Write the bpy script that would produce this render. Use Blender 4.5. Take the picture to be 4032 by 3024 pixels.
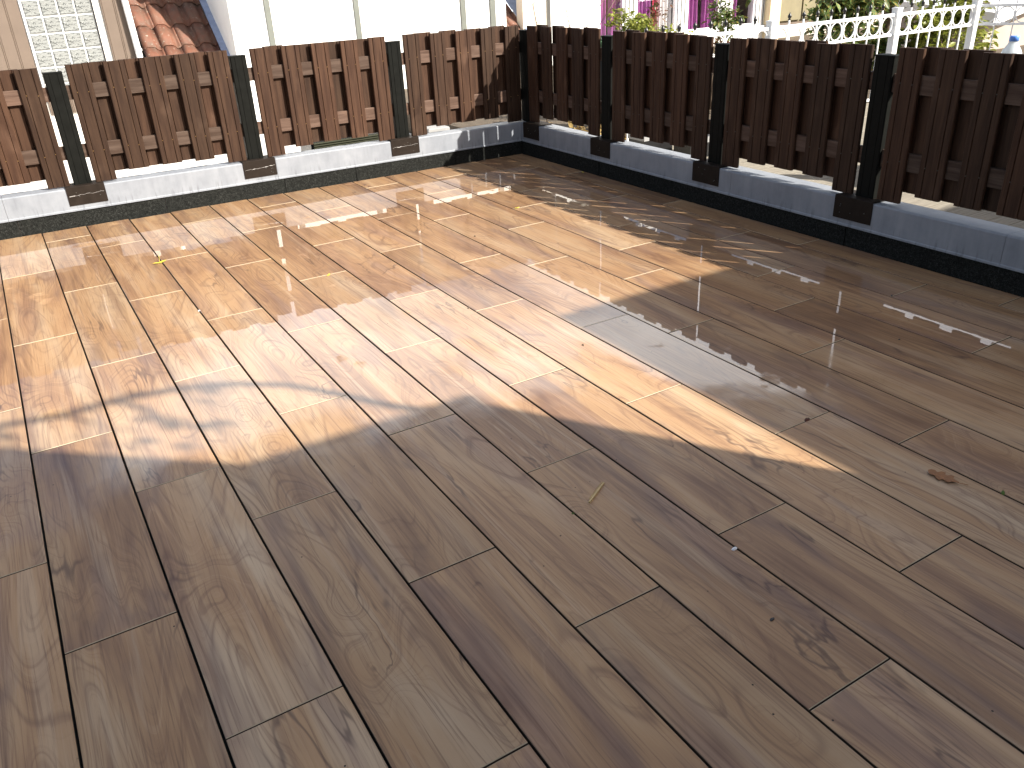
import bpy, bmesh, math, random
from mathutils import Vector, Matrix, Quaternion
random.seed(7)
for o in list(bpy.data.objects): bpy.data.objects.remove(o)
S = bpy.context.scene
C = S.collection
R = math.radians

# ---------------------------------------------------------------- camera
cam = bpy.data.cameras.new('camera'); camo = bpy.data.objects.new('camera', cam); C.objects.link(camo)
cam.sensor_fit = 'HORIZONTAL'; cam.sensor_width = 36; cam.lens = 3248.1*36/4032
cam.clip_start = .05; cam.clip_end = 500
camo.matrix_world = (Matrix.Translation((.2356, 0, 1.6084)) @ Matrix.Rotation(R(-30.11), 4, 'Z')
                     @ Matrix.Rotation(R(63.0), 4, 'X') @ Matrix.Rotation(R(-2.884), 4, 'Z'))
S.camera = camo
# ---------------------------------------------------------------- world, sun, exposure
AZ, EL = R(-57), R(34)
sdir = Vector((math.cos(AZ)*math.cos(EL), math.sin(AZ)*math.cos(EL), math.sin(EL)))
W = bpy.data.worlds.new('World'); S.world = W; W.use_nodes = True
wn, wl = W.node_tree.nodes, W.node_tree.links
bg = wn['Background']; bg.inputs['Strength'].default_value = .07
sky = wn.new('ShaderNodeTexSky'); sky.sky_type = 'NISHITA'; sky.sun_disc = False
sky.sun_elevation = EL; sky.sun_rotation = R(90) - AZ; sky.air_density = 1.0; sky.dust_density = 3.0; sky.ozone_density = 1.0
tc = wn.new('ShaderNodeTexCoord'); nz = wn.new('ShaderNodeTexNoise'); nz.inputs['Scale'].default_value = 1.8; nz.inputs['Detail'].default_value = 7
mp = wn.new('ShaderNodeMapping'); mp.inputs['Scale'].default_value = (1, 1, 2.2); mp.inputs['Location'].default_value = (329.1, 137.8, 74.2)
rp = wn.new('ShaderNodeValToRGB'); rp.color_ramp.elements[0].position = .54; rp.color_ramp.elements[1].position = .67
mx = wn.new('ShaderNodeMix'); mx.data_type = 'RGBA'; mx.inputs['B'].default_value = (17, 17, 17.2, 1)
wl.new(tc.outputs['Generated'], mp.inputs['Vector']); wl.new(mp.outputs[0], nz.inputs['Vector']); wl.new(nz.outputs[0], rp.inputs[0])
wl.new(rp.outputs[0], mx.inputs['Factor']); wl.new(sky.outputs[0], mx.inputs['A']); wl.new(mx.outputs['Result'], bg.inputs['Color'])
sl = bpy.data.lights.new('sun', 'SUN'); sl.energy = 5.0; sl.angle = R(.53); sl.color = (1, .93, .82)
slo = bpy.data.objects.new('sun', sl); C.objects.link(slo); slo.rotation_euler = sdir.to_track_quat('Z', 'Y').to_euler(); slo.location = (8, -10, 12)
S.view_settings.view_transform = 'Standard'; S.view_settings.look = 'None'; S.view_settings.gamma = 1; S.view_settings.exposure = 1.27

# ---------------------------------------------------------------- helpers
def tag(o, label=None, cat=None, group=None, kind=None):
    for k, v in (('label', label), ('category', cat), ('group', group), ('kind', kind)):
        if v: o[k] = v
    return o
def empty(name, loc=(0, 0, 0), rz=0, parent=None):
    o = bpy.data.objects.new(name, None); C.objects.link(o); o.location = loc; o.rotation_euler = (0, 0, rz); o.parent = parent
    o.empty_display_size = .1
    return o
class MB:
    def __init__(s): s.v = []; s.f = []; s.sm = []
    def add(s, vs, fs, smooth=False):
        n = len(s.v); s.v += [tuple(v) for v in vs]; s.f += [tuple(i+n for i in f) for f in fs]; s.sm += [smooth]*len(fs); return s
    def box(s, x0, x1, y0, y1, z0, z1, b=0):
        if b <= 0:
            vs = [(x, y, z) for z in (z0, z1) for y in (y0, y1) for x in (x0, x1)]
            return s.add(vs, [(0, 2, 3, 1), (4, 5, 7, 6), (0, 1, 5, 4), (2, 6, 7, 3), (0, 4, 6, 2), (1, 3, 7, 5)])
        # chamfered top edges and vertical edges
        def ring(i, z): 
            x_0, x_1, y_0, y_1 = x0+i, x1-i, y0+i, y1-i
            return [(x_0, y_0, z), (x_1, y_0, z), (x_1, y_1, z), (x_0, y_1, z)]
        vs = ring(0, z0)+ring(0, z1-b)+ring(b, z1)
        fs = [(3, 2, 1, 0)]
        for k in (0, 4):
            for i in range(4): j = (i+1) % 4; fs.append((k+i, k+j, k+4+j, k+4+i))
        fs.append((8, 9, 10, 11))
        return s.add(vs, fs)
    def prism(s, prof, z0, z1, axis='z'):
        n = len(prof)
        m = {'z': lambda a, b, c: (a, b, c), 'y': lambda a, b, c: (a, c, b), 'x': lambda a, b, c: (c, a, b)}[axis]
        vs = [m(a, b, z0) for a, b in prof]+[m(a, b, z1) for a, b in prof]
        fs = [tuple(range(n))[::-1], tuple(range(n, 2*n))]+[(i, (i+1) % n, n+(i+1) % n, n+i) for i in range(n)]
        return s.add(vs, fs)
    def tube(s, pts, r, seg=8, cap=True):
        pts = [Vector(p) for p in pts]; rs = r if isinstance(r, (list, tuple)) else [r]*len(pts)
        vs = []; fs = []
        for i, p in enumerate(pts):
            t = (pts[min(i+1, len(pts)-1)]-pts[max(i-1, 0)]).normalized()
            a = t.cross(Vector((0, 0, 1)) if abs(t.z) < .9 else Vector((1, 0, 0))).normalized(); b = t.cross(a)
            vs += [p+rs[i]*(math.cos(2*math.pi*k/seg)*a+math.sin(2*math.pi*k/seg)*b) for k in range(seg)]
        for i in range(len(pts)-1):
            for k in range(seg):
                l = (k+1) % seg; fs.append((i*seg+k, i*seg+l, (i+1)*seg+l, (i+1)*seg+k))
        if cap: fs += [tuple(range(seg))[::-1], tuple((len(pts)-1)*seg+k for k in range(seg))]
        return s.add(vs, fs, True)
    def lathe(s, prof, c=(0, 0), seg=10):
        vs = []; fs = []
        for r, z in prof: vs += [(c[0]+r*math.cos(2*math.pi*k/seg), c[1]+r*math.sin(2*math.pi*k/seg), z) for k in range(seg)]
        for i in range(len(prof)-1):
            for k in range(seg):
                l = (k+1) % seg; fs.append((i*seg+k, i*seg+l, (i+1)*seg+l, (i+1)*seg+k))
        fs += [tuple(range(seg))[::-1], tuple((len(prof)-1)*seg+k for k in range(seg))]
        return s.add(vs, fs, True)
    def mesh(s, name, mat):
        m = bpy.data.meshes.new(name); m.from_pydata(s.v, [], s.f); m.update()
        for p, q in zip(m.polygons, s.sm): p.use_smooth = q
        b = bmesh.new(); b.from_mesh(m); bmesh.ops.recalc_face_normals(b, faces=b.faces); b.to_mesh(m); b.free()
        if mat: m.materials.append(mat)
        return m
    def build(s, name, mat, parent=None, loc=(0, 0, 0)):
        return link(name, s.mesh(name, mat), parent, loc)
def link(name, mesh, parent=None, loc=(0, 0, 0)):
    o = bpy.data.objects.new(name, mesh); C.objects.link(o); o.parent = parent; o.location = loc
    return o
def B(*a, b=0): return MB().box(*a, b=b)

# ---------------------------------------------------------------- material helpers
class NT:
    def __init__(s, name):
        s.m = bpy.data.materials.new(name); s.m.use_nodes = True; s.t = s.m.node_tree; s.n = s.t.nodes
        s.p = s.n['Principled BSDF']; s.out = s.n['Material Output']
    def new(s, t): return s.n.new(t)
    def setin(s, sock, v):
        if v is None: return
        if hasattr(v, 'is_linked'): s.t.links.new(v, sock)
        else:
            if sock.type == 'RGBA' and len(v) == 3: v = (*v, 1)
            sock.default_value = v
    def math(s, op, a, b=None, c=None, clamp=False):
        n = s.new('ShaderNodeMath'); n.operation = op; n.use_clamp = clamp
        for i, x in enumerate((a, b, c)): s.setin(n.inputs[i], x)
        return n.outputs[0]
    def vmath(s, op, a, b=None):
        n = s.new('ShaderNodeVectorMath'); n.operation = op; s.setin(n.inputs[0], a); s.setin(n.inputs[1], b); return n.outputs[0]
    def comb(s, x, y, z):
        n = s.new('ShaderNodeCombineXYZ')
        for i, v in enumerate((x, y, z)): s.setin(n.inputs[i], v)
        return n.outputs[0]
    def sep(s, v): n = s.new('ShaderNodeSeparateXYZ'); s.setin(n.inputs[0], v); return n.outputs
    def noise(s, vec, scale=1, detail=2, rough=.5, dist=0):
        n = s.new('ShaderNodeTexNoise'); s.setin(n.inputs['Vector'], vec); n.inputs['Scale'].default_value = scale
        n.inputs['Detail'].default_value = detail; n.inputs['Roughness'].default_value = rough; n.inputs['Distortion'].default_value = dist
        return n.outputs[0]
    def ramp(s, f, *stops):
        n = s.new('ShaderNodeValToRGB'); e = n.color_ramp.elements
        while len(e) < len(stops): e.new(.5)
        for q, (p, c) in zip(e, stops): q.position = p; q.color = (*c, 1) if not isinstance(c, (int, float)) else (c, c, c, 1)
        s.setin(n.inputs[0], f); return n.outputs[0]
    def mix(s, f, a, b, mode='MIX'):
        n = s.new('ShaderNodeMix'); n.data_type = 'RGBA'; n.blend_type = mode
        s.setin(n.inputs['Factor'], f); s.setin(n.inputs['A'], a); s.setin(n.inputs['B'], b); return n.outputs['Result']
    def step(s, x, a, b):
        n = s.new('ShaderNodeMapRange'); n.interpolation_type = 'SMOOTHSTEP'
        s.setin(n.inputs[0], x); n.inputs[1].default_value = a; n.inputs[2].default_value = b
        n.inputs[3].default_value = 0; n.inputs[4].default_value = 1
        return n.outputs[0]
    def obj(s): return s.new('ShaderNodeTexCoord').outputs['Object']
    def pos(s): return s.new('ShaderNodeNewGeometry').outputs['Position']
    def rnd(s): return s.new('ShaderNodeObjectInfo').outputs['Random']
    def bump(s, h, strength=.3, dist=.002):
        n = s.new('ShaderNodeBump'); s.setin(n.inputs['Height'], h); n.inputs['Strength'].default_value = strength; n.inputs['Distance'].default_value = dist
        return n.outputs[0]
    def set(s, **k):
        for a, v in k.items():
            s.setin(s.p.inputs[a.replace('_', ' ')], v)
        return s.m
def plain(name, col, rough=.5, var=.15, scale=6, bump=0, metal=0, spec=.5):
    t = NT(name); n = t.noise(t.pos(), scale, 4, .6)
    f = t.ramp(n, (.25, 1-var), (.75, 1+var*.6))
    c = t.mix(1, col, f, 'MULTIPLY')
    t.set(Base_Color=c, Roughness=t.math('ADD', t.math('MULTIPLY', n, .2), rough-.1), Metallic=metal, Specular_IOR_Level=spec)
    if bump: t.set(Normal=t.bump(t.noise(t.pos(), scale*12, 3), .5, bump))
    return t.m

def tile_material():
    t = NT('wood_look_tile'); o = t.obj(); r = t.rnd()
    v = t.vmath('ADD', o, t.comb(t.math('MULTIPLY', r, 37.1), t.math('MULTIPLY', r, 91.7), t.math('MULTIPLY', r, 17.3)))
    x, y, z = t.sep(v)
    # knots
    vo = t.new('ShaderNodeTexVoronoi'); vo.inputs['Scale'].default_value = 1
    t.setin(vo.inputs['Vector'], t.comb(t.math('MULTIPLY', x, 3.6), t.math('MULTIPLY', y, 2.0), 0)); d = vo.outputs['Distance']
    pick = t.step(t.sep(vo.outputs['Color'])[0], .5, .55)
    near = t.math('MULTIPLY', t.math('EXPONENT', t.math('MULTIPLY', t.math('MULTIPLY', d, d), -22)), pick)
    # broad figure, bent round the knots
    f1 = t.noise(t.comb(t.math('MULTIPLY', x, 3.0), t.math('MULTIPLY', y, .62), t.math('MULTIPLY', r, 9)), 1, 2.2, .45, .25)
    f1 = t.math('ADD', f1, t.math('MULTIPLY', near, .13))
    ringv = t.math('MULTIPLY_ADD', t.math('SINE', t.math('MULTIPLY', f1, 150)), .5, .5)
    line = t.math('POWER', ringv, 7)
    flow = t.noise(t.comb(t.math('MULTIPLY', f1, 95), t.math('MULTIPLY', y, .5), t.math('MULTIPLY', r, 40)), 1, 4, .6)
    amask = t.step(t.noise(t.comb(t.math('MULTIPLY', x, 4.5), t.math('MULTIPLY', y, 1.3), 3), 1, 2), .42, .68)
    fine = t.noise(t.comb(t.math('MULTIPLY', t.math('ADD', x, t.math('MULTIPLY', f1, .12)), 130), t.math('MULTIPLY', y, 2.2), 0), 1, 4, .7)
    mid = t.noise(t.comb(t.math('MULTIPLY', x, 15), t.math('MULTIPLY', y, .5), 5), 1, 5, .6, .5)
    blot = t.noise(t.comb(t.math('MULTIPLY', x, 5.5), t.math('MULTIPLY', y, .9), 7), 1, 3, .5, .6)
    base = t.ramp(t.math('ADD', blot, t.math('MULTIPLY_ADD', r, .16, -.08)),
                  (.26, (.175, .105, .068)), (.40, (.305, .197, .115)), (.50, (.36, .24, .138)), (.60, (.385, .275, .17)), (.72, (.43, .34, .24)))
    hue = t.noise(t.comb(t.math('MULTIPLY', x, 7), t.math('MULTIPLY', y, 1.0), 21), 1, 3, .5, .5)
    base = t.mix(t.math('MULTIPLY', t.step(hue, .5, .72), .6), base, (.235, .165, .14))
    base = t.mix(t.math('MULTIPLY', t.step(mid, .52, .66), .55), base, (.175, .105, .072))
    base = t.mix(t.math('MULTIPLY', t.step(mid, .44, .34), .45), base, (.45, .355, .25))
    base = t.mix(t.math('MULTIPLY', t.math('MULTIPLY', line, amask), .5), base, (.125, .07, .052))
    base = t.mix(t.math('MULTIPLY', t.step(flow, .52, .72), .42), base, (.14, .078, .055))
    base = t.mix(t.math('MULTIPLY', t.step(flow, .44, .26), .28), base, (.47, .345, .23))
    base = t.mix(t.math('MULTIPLY', t.step(fine, .5, .66), .5), base, (.13, .078, .056))
    base = t.mix(t.math('MULTIPLY', t.step(fine, .48, .28), .2), base, (.45, .33, .22))
    # dark wandering veins
    g = t.noise(t.comb(t.math('MULTIPLY', x, 5), t.math('MULTIPLY', y, 1.15), 33), 1, 4, .5, .45)
    vein = t.step(t.math('ABSOLUTE', t.math('SUBTRACT', g, .5)), .013, .0)
    vm = t.step(t.noise(t.comb(t.math('MULTIPLY', x, 3), t.math('MULTIPLY', y, 1.6), 41), 1, 2), .54, .66)
    base = t.mix(t.math('MULTIPLY', t.math('MULTIPLY', vein, vm), .62), base, (.06, .038, .036))
    # smoky purple patches beside the veins
    sm = t.math('MULTIPLY', t.step(t.math('ABSOLUTE', t.math('SUBTRACT', g, .53)), .07, .0), t.step(hue, .42, .6))
    base = t.mix(t.math('MULTIPLY', sm, .3), base, (.115, .085, .082))
    # knot eyes
    eye = t.math('MULTIPLY', t.step(d, .085, .03), pick)
    kr = t.math('MULTIPLY_ADD', t.math('SINE', t.math('MULTIPLY', t.math('ADD', d, t.math('MULTIPLY', mid, .06)), 190)), .5, .5)
    base = t.mix(t.math('MULTIPLY', t.math('MULTIPLY', eye, kr), .75), base, (.085, .05, .042))
    # tiny pits
    pv = t.new('ShaderNodeTexVoronoi'); pv.inputs['Scale'].default_value = 22; t.setin(pv.inputs['Vector'], v)
    pit = t.math('MULTIPLY', t.step(pv.outputs['Distance'], .075, .045), t.step(t.sep(pv.outputs['Color'])[1], .93, .94))
    base = t.mix(pit, base, (.02, .015, .012))
    base = t.mix(1, base, (1.08, 1.0, .93), 'MULTIPLY')
    # tile-to-tile tone
    tone = t.math('MULTIPLY_ADD', t.math('FRACT', t.math('MULTIPLY', r, 13.7)), .2, .9)
    base = t.mix(1, base, t.comb(tone, tone, tone), 'MULTIPLY')
    # water lying on the far and right side of the terrace
    px, py, pz = t.sep(t.pos())
    jit = t.math('MULTIPLY_ADD', t.noise(t.pos(), 1.7, 5, .55), 2.2, -1.1)
    lim = t.math('ADD', t.math('SUBTRACT', py, 2.85), t.math('MULTIPLY', t.step(px, 2.30, 2.44), .85))
    lim = t.math('ADD', lim, t.math('MULTIPLY', t.math('MAXIMUM', t.math('SUBTRACT', px, 2.62), 0), .55))
    wet = t.step(t.math('ADD', lim, jit), -.25, .25)
    # drier islands
    isl = t.step(t.noise(t.vmath('ADD', t.pos(), (7, 3, 0)), 2.6, 4, .6), .70, .64)
    wet = t.math('MULTIPLY', wet, isl)
    wcol = t.mix(1, base, (.80, .70, .58), 'MULTIPLY')
    base = t.mix(t.math('MULTIPLY', wet, .3), base, wcol)
    rel = t.math('ADD', t.math('MULTIPLY', line, t.math('MULTIPLY', amask, -.5)), t.math('MULTIPLY', fine, .5))
    rip = t.math('ADD', t.noise(t.pos(), 5.5, 3, .55), t.math('MULTIPLY', t.noise(t.pos(), 30, 3, .6), .07))
    t.set(Base_Color=base, Roughness=t.math('MULTIPLY_ADD', fine, .16, .33), Specular_IOR_Level=.22,
          Normal=t.bump(rel, .45, .0014),
          Coat_Weight=t.math('MULTIPLY_ADD', wet, .92, .08), Coat_IOR=1.42,
          Coat_Roughness=t.math('MULTIPLY_ADD', wet, -.235, .245), Coat_Normal=t.bump(rip, .5, .0004))
    return t.m

def fence_wood(name, a, b, horizontal=False):
    t = NT(name); r = t.rnd(); x, y, z = t.sep(t.obj())
    if horizontal: x, z = z, x
    sx = t.math('ADD', x, t.math('MULTIPLY', r, 31)); sz = t.math('ADD', z, t.math('MULTIPLY', r, 57))
    n1 = t.noise(t.comb(t.math('MULTIPLY', sx, 30), y, t.math('MULTIPLY', sz, 2.2)), 1, 4, .6, .3)
    n2 = t.noise(t.comb(t.math('MULTIPLY', sx, 160), y, t.math('MULTIPLY', sz, 5)), 1, 3, .6)
    n3 = t.noise(t.comb(t.math('MULTIPLY', sx, 6), y, t.math('MULTIPLY', sz, 3)), 1, 3, .5)
    c = t.mix(t.step(n1, .3, .7), a, b)
    c = t.mix(t.math('MULTIPLY', t.step(n2, .45, .75), .45), c, tuple(.5*q for q in a))
    c = t.mix(t.math('MULTIPLY', t.step(n3, .58, .78), .35), c, (.15, .09, .06))
    tn = t.math('MULTIPLY_ADD', r, .5, .74)
    c = t.mix(1, c, t.comb(tn, t.math('MULTIPLY_ADD', r, .42, .78), t.math('MULTIPLY_ADD', r, .40, .80)), 'MULTIPLY')
    t.set(Base_Color=c, Roughness=t.math('MULTIPLY_ADD', n2, .2, .5), Specular_IOR_Level=.18, Normal=t.bump(n2, .35, .0012))
    return t.m
def zinc():
    t = NT('zinc_sheet'); p = t.pos(); x, y, z = t.sep(p)
    st = t.noise(t.comb(t.math('MULTIPLY', x, 14), t.math('MULTIPLY', y, 14), t.math('MULTIPLY', z, 1.6)), 1, 5, .65)
    mo = t.noise(p, 7, 5, .65)
    c = t.ramp(t.math('MULTIPLY_ADD', st, .5, t.math('MULTIPLY', mo, .5)), (.3, (.160, .176, .203)), (.5, (.212, .230, .260)), (.7, (.262, .28, .31)))
    # dark rinse marks low on the sheet
    drip = t.math('MULTIPLY', t.step(z, .20, .13), t.step(t.noise(t.comb(t.math('MULTIPLY', x, 45), t.math('MULTIPLY', y, 45), t.math('MULTIPLY', z, 4)), 1, 3), .56, .66))
    c = t.mix(t.math('MULTIPLY', drip, .6), c, (.12, .13, .15))
    t.set(Base_Color=c, Roughness=t.math('MULTIPLY_ADD', mo, .25, .38), Metallic=0, Specular_IOR_Level=.35, Normal=t.bump(mo, .3, .002))
    return t.m
def felt():
    t = NT('mineral_felt'); n = t.noise(t.pos(), 190, 2, .7); m = t.noise(t.pos(), 60, 4, .7)
    c = t.ramp(t.math('MULTIPLY_ADD', n, .6, t.math('MULTIPLY', m, .4)), (.36, (.005, .0053, .005)), (.52, (.014, .015, .014)), (.68, (.048, .05, .047)))
    t.set(Base_Color=c, Roughness=.95, Specular_IOR_Level=.06, Normal=t.bump(n, .9, .004))
    return t.m
M = {}
M['tile'] = tile_material()
M['joint_shade'] = plain('joint_shade', (.045, .032, .022), .95, .3, 40)  # near-black colour paints the shade on the tile sides inside the joints
M['tile_body'] = plain('porcelain_body', (.45, .37, .26), .8, .1, 30)
M['plank'] = fence_wood('stained_fence_wood', (.030, .0142, .0083), (.060, .0315, .0185))
M['rail'] = fence_wood('weathered_rail_wood', (.05, .029, .020), (.105, .07, .053), True)
M['post'] = plain('anthracite_paint', (.0075, .008, .0072), .55, .25, 20, .0006, spec=.06)
M['bracket'] = plain('dark_brown_coating', (.020, .015, .012), .55, .25, 18, .0006, spec=.08)
M['zinc'] = zinc(); M['felt'] = felt()
M['brass'] = plain('screw_brass', (.45, .28, .12), .35, .1, 20, metal=.8)
M['silver'] = plain('silver_scratch', (.6, .6, .6), .4, .1, 30, metal=.6)
M['dark'] = plain('dark_underlay', (.012, .011, .010), .9)
M['whitewall'] = plain('white_render', (.82, .82, .80), .7, .05, 3, .001)
M['whitepaint'] = plain('white_paint', (.80, .80, .80), .4, .05, 5)
M['iron'] = plain('white_lacquer', (.80, .81, .82), .3, .06, 15)
M['black'] = plain('black_iron', (.015, .015, .016), .3)
M['greypost'] = plain('grey_green_trim', (.13, .14, .125), .5, .12, 10)
M['siding'] = plain('beige_siding_paint', (.118, .087, .066), .55, .1, 4, .0004)
M['concrete'] = plain('pale_concrete', (.72, .70, .66), .85, .12, 3, .003)
M['leadblue'] = plain('lead_flashing', (.24, .29, .42), .5, .25, 14, .002)
M['cream'] = plain('cream_brick_paint', (.60, .55, .47), .7, .1, 9, .003)
M['beige'] = plain('beige_render', (.20, .175, .105), .8, .18, 5, .003)
M['pillar'] = plain('yellow_beige_paint', (.74, .60, .38), .6, .06, 5)
M['soil'] = plain('soil', (.10, .075, .05), .95, .4, 12, .02)
M['render'] = plain('house_render', (.55, .52, .47), .85, .1, 4, .003)
M['roofing'] = plain('roof_membrane', (.12, .12, .12), .85, .2, 4)
M['dgrey'] = plain('dark_grille_metal', (.05, .05, .045), .5)
M['grille'] = plain('black_olive_metal', (.03, .032, .02), .5, spec=.1)
M['greybox'] = plain('grey_plastic', (.25, .25, .25), .5)
M['bark'] = plain('bark', (.12, .085, .06), .9, .3, 30, .004)
M['taupe'] = plain('taupe_wall', (.36, .31, .27), .7, .1, 5)

def pantile_mat():
    t = NT('terracotta_pantile'); r = t.rnd(); n = t.noise(t.pos(), 9, 5, .65); m = t.noise(t.pos(), 28, 4, .6)
    c = t.mix(t.step(n, .35, .7), (.135, .050, .029), (.105, .064, .045))
    c = t.mix(t.math('MULTIPLY', r, .4), c, (.17, .07, .038))
    c = t.mix(t.math('MULTIPLY', t.step(m, .62, .70), .75), c, (.34, .31, .26))
    c = t.mix(t.math('MULTIPLY', t.step(m, .36, .28), .7), c, (.07, .05, .035))
    t.set(Base_Color=c, Roughness=.75, Normal=t.bump(m, .5, .004)); return t.m
M['pantile'] = pantile_mat()
def glassblock_mat():
    t = NT('wavy_glass_block'); x, y, z = t.sep(t.obj())
    w = t.noise(t.comb(t.math('MULTIPLY', x, 12), 0, t.math('MULTIPLY', z, 40)), 1, 2, .5, 1.2)
    l = t.math('POWER', t.math('MULTIPLY_ADD', t.math('SINE', t.math('MULTIPLY', w, 24)), .5, .5), 3)
    c = t.mix(t.math('MULTIPLY', l, .85), (.225, .235, .23), (.016, .019, .018))
    t.set(Base_Color=c, Roughness=.12, Specular_IOR_Level=.8, Normal=t.bump(w, .6, .012)); return t.m
M['glassblock'] = glassblock_mat()
def pane_mat():
    t = NT('window_glass'); tr = t.new('ShaderNodeBsdfTransparent'); gl = t.new('ShaderNodeBsdfGlossy'); gl.inputs['Roughness'].default_value = .02
    ms = t.new('ShaderNodeMixShader')
    ms.inputs[0].default_value = .09; t.t.links.new(tr.outputs[0], ms.inputs[1]); t.t.links.new(gl.outputs[0], ms.inputs[2])
    t.t.links.new(ms.outputs[0], t.out.inputs['Surface']); return t.m
M['pane'] = pane_mat()
def cloth(name, col):
    t = NT(name); n = t.noise(t.pos(), 30, 3)
    t.set(Base_Color=t.mix(t.math('MULTIPLY', n, .3), col, tuple(.6*c for c in col)), Roughness=.8, Specular_IOR_Level=.2); return t.m
M['purple'] = cloth('purple_voile', (.32, .085, .29)); M['red'] = cloth('red_voile', (.5, .03, .08)); M['lace'] = cloth('white_lace', (.7, .68, .68))
M['room'] = cloth('dark_room', (.06, .03, .04))
def leafmat(name, a, b, c3=None):
    t = NT(name); n = t.noise(t.pos(), 9, 3, .6); f = t.noise(t.pos(), 55, 1)
    c = t.mix(t.step(n, .35, .65), a, b)
    if c3: c = t.mix(t.step(f, .57, .63), c, c3)
    t.set(Base_Color=c, Roughness=.45, Specular_IOR_Level=.4)
    tl = t.new('ShaderNodeBsdfTranslucent'); t.setin(tl.inputs[0], c); ms = t.new('ShaderNodeMixShader'); ms.inputs[0].default_value = .3
    t.t.links.new(t.p.outputs[0], ms.inputs[1]); t.t.links.new(tl.outputs[0], ms.inputs[2]); t.t.links.new(ms.outputs[0], t.out.inputs['Surface'])
    return t.m
M['leaf'] = leafmat('green_leaf', (.06, .10, .025), (.10, .15, .04), (.22, .14, .03))
M['leafyellow'] = leafmat('yellow_green_leaf', (.20, .24, .04), (.30, .30, .06), (.12, .16, .03))
M['leafdark'] = leafmat('glossy_dark_leaf', (.06, .11, .035), (.13, .20, .06), (.34, .22, .05))
M['leafred'] = leafmat('reddish_leaf', (.13, .05, .035), (.10, .07, .03))
M['agave'] = leafmat('succulent_leaf', (.10, .19, .11), (.14, .22, .13))
M['litter'] = leafmat('fallen_leaves', (.32, .21, .07), (.42, .31, .12), (.14, .07, .03))
M['oak'] = plain('dry_oak_leaf', (.25, .11, .04), .6, .3, 60)
M['yellow'] = plain('yellow_leaf', (.62, .50, .06), .5)
M['straw'] = plain('split_wood', (.50, .36, .17), .6, .25, 60)
M['paper'] = plain('white_scrap', (.75, .76, .8), .5)
M['moss'] = plain('moss', (.07, .12, .02), .9)
M['plastic'] = None
def bottle_mat():
    t = NT('clear_blue_plastic'); t.set(Base_Color=(.80, .88, .94), Roughness=.12, Transmission_Weight=.55, IOR=1.2); return t.m
M['bottle'] = bottle_mat(); M['cap'] = plain('blue_cap', (.10, .25, .70), .35)
def deckwood():
    t = NT('greyed_decking'); x, y, z = t.sep(t.pos())
    n = t.noise(t.comb(t.math('MULTIPLY', x, 3), t.math('MULTIPLY', y, 70), 0), 1, 4, .6)
    c = t.ramp(n, (.3, (.10, .088, .07)), (.55, (.185, .165, .13)), (.75, (.25, .23, .19)))
    t.set(Base_Color=c, Roughness=.8, Normal=t.bump(n, .4, .002)); return t.m
M['decking'] = deckwood()

# ================================================================ SETTING
# terrace slab with porcelain tiles
terrace = tag(B(-2.2, 4.397, -1.0, 7.05, -.30, -.022).build('terrace', M['dark']), kind='structure')
TW, TL, J = .30, 1.2525, .0070
joints = {-1: 2.551, 0: 2.081, 1: 1.553, 2: 2.400, 3: 1.813, 4: 1.391, 5: .857, 6: 1.471, 7: 1.051, 8: 1.794, 9: 1.491, 10: .956, 11: 1.383, 12: .531, 13: 1.160, 14: .772,
          -2: 1.3, -3: 2.1, -4: .7, -5: 1.7, -6: .4}
drift = lambda y: y if y < 4.2 else y+.010*(y-4.2)
tile_cache = {}
def curb_y(x): return 6.877-.02444*x
rt = random.Random(3)
for k in range(-6, 15):
    x0, x1 = k*TW+J/2, (k+1)*TW-J/2
    if k == 14: x1 = 4.394
    j = joints[k]; ys = [j+i*TL for i in range(-4, 7)]
    for a, b in zip(ys, ys[1:]):
        a2, b2 = a+J*.7/2, b-J*.7/2
        e = min(curb_y(x0), curb_y(x1))-.004
        if b2 < -.98 or a2 > e-.03: continue
        a2 = max(a2, -.985); b2 = min(b2, e)
        if b2-a2 < .04: continue
        key = (round(x1-x0, 3), round(b2-a2, 3))
        if key not in tile_cache:
            w, l = key; me = B(-w/2, w/2, -l/2, l/2, -.02, 0, b=.0018).mesh('tile', M['tile']); me.materials.append(M['tile_body']); me.materials.append(M['joint_shade']); tile_cache[key] = me
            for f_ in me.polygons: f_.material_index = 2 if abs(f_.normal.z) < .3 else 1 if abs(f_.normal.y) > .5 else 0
        o = link('tile', tile_cache[key], terrace, ((x0+x1)/2, (a2+b2)/2, rt.uniform(-.0004, .0004)))
        o.rotation_euler = (rt.gauss(0, .0006), rt.gauss(0, .0018), 0)

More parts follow.
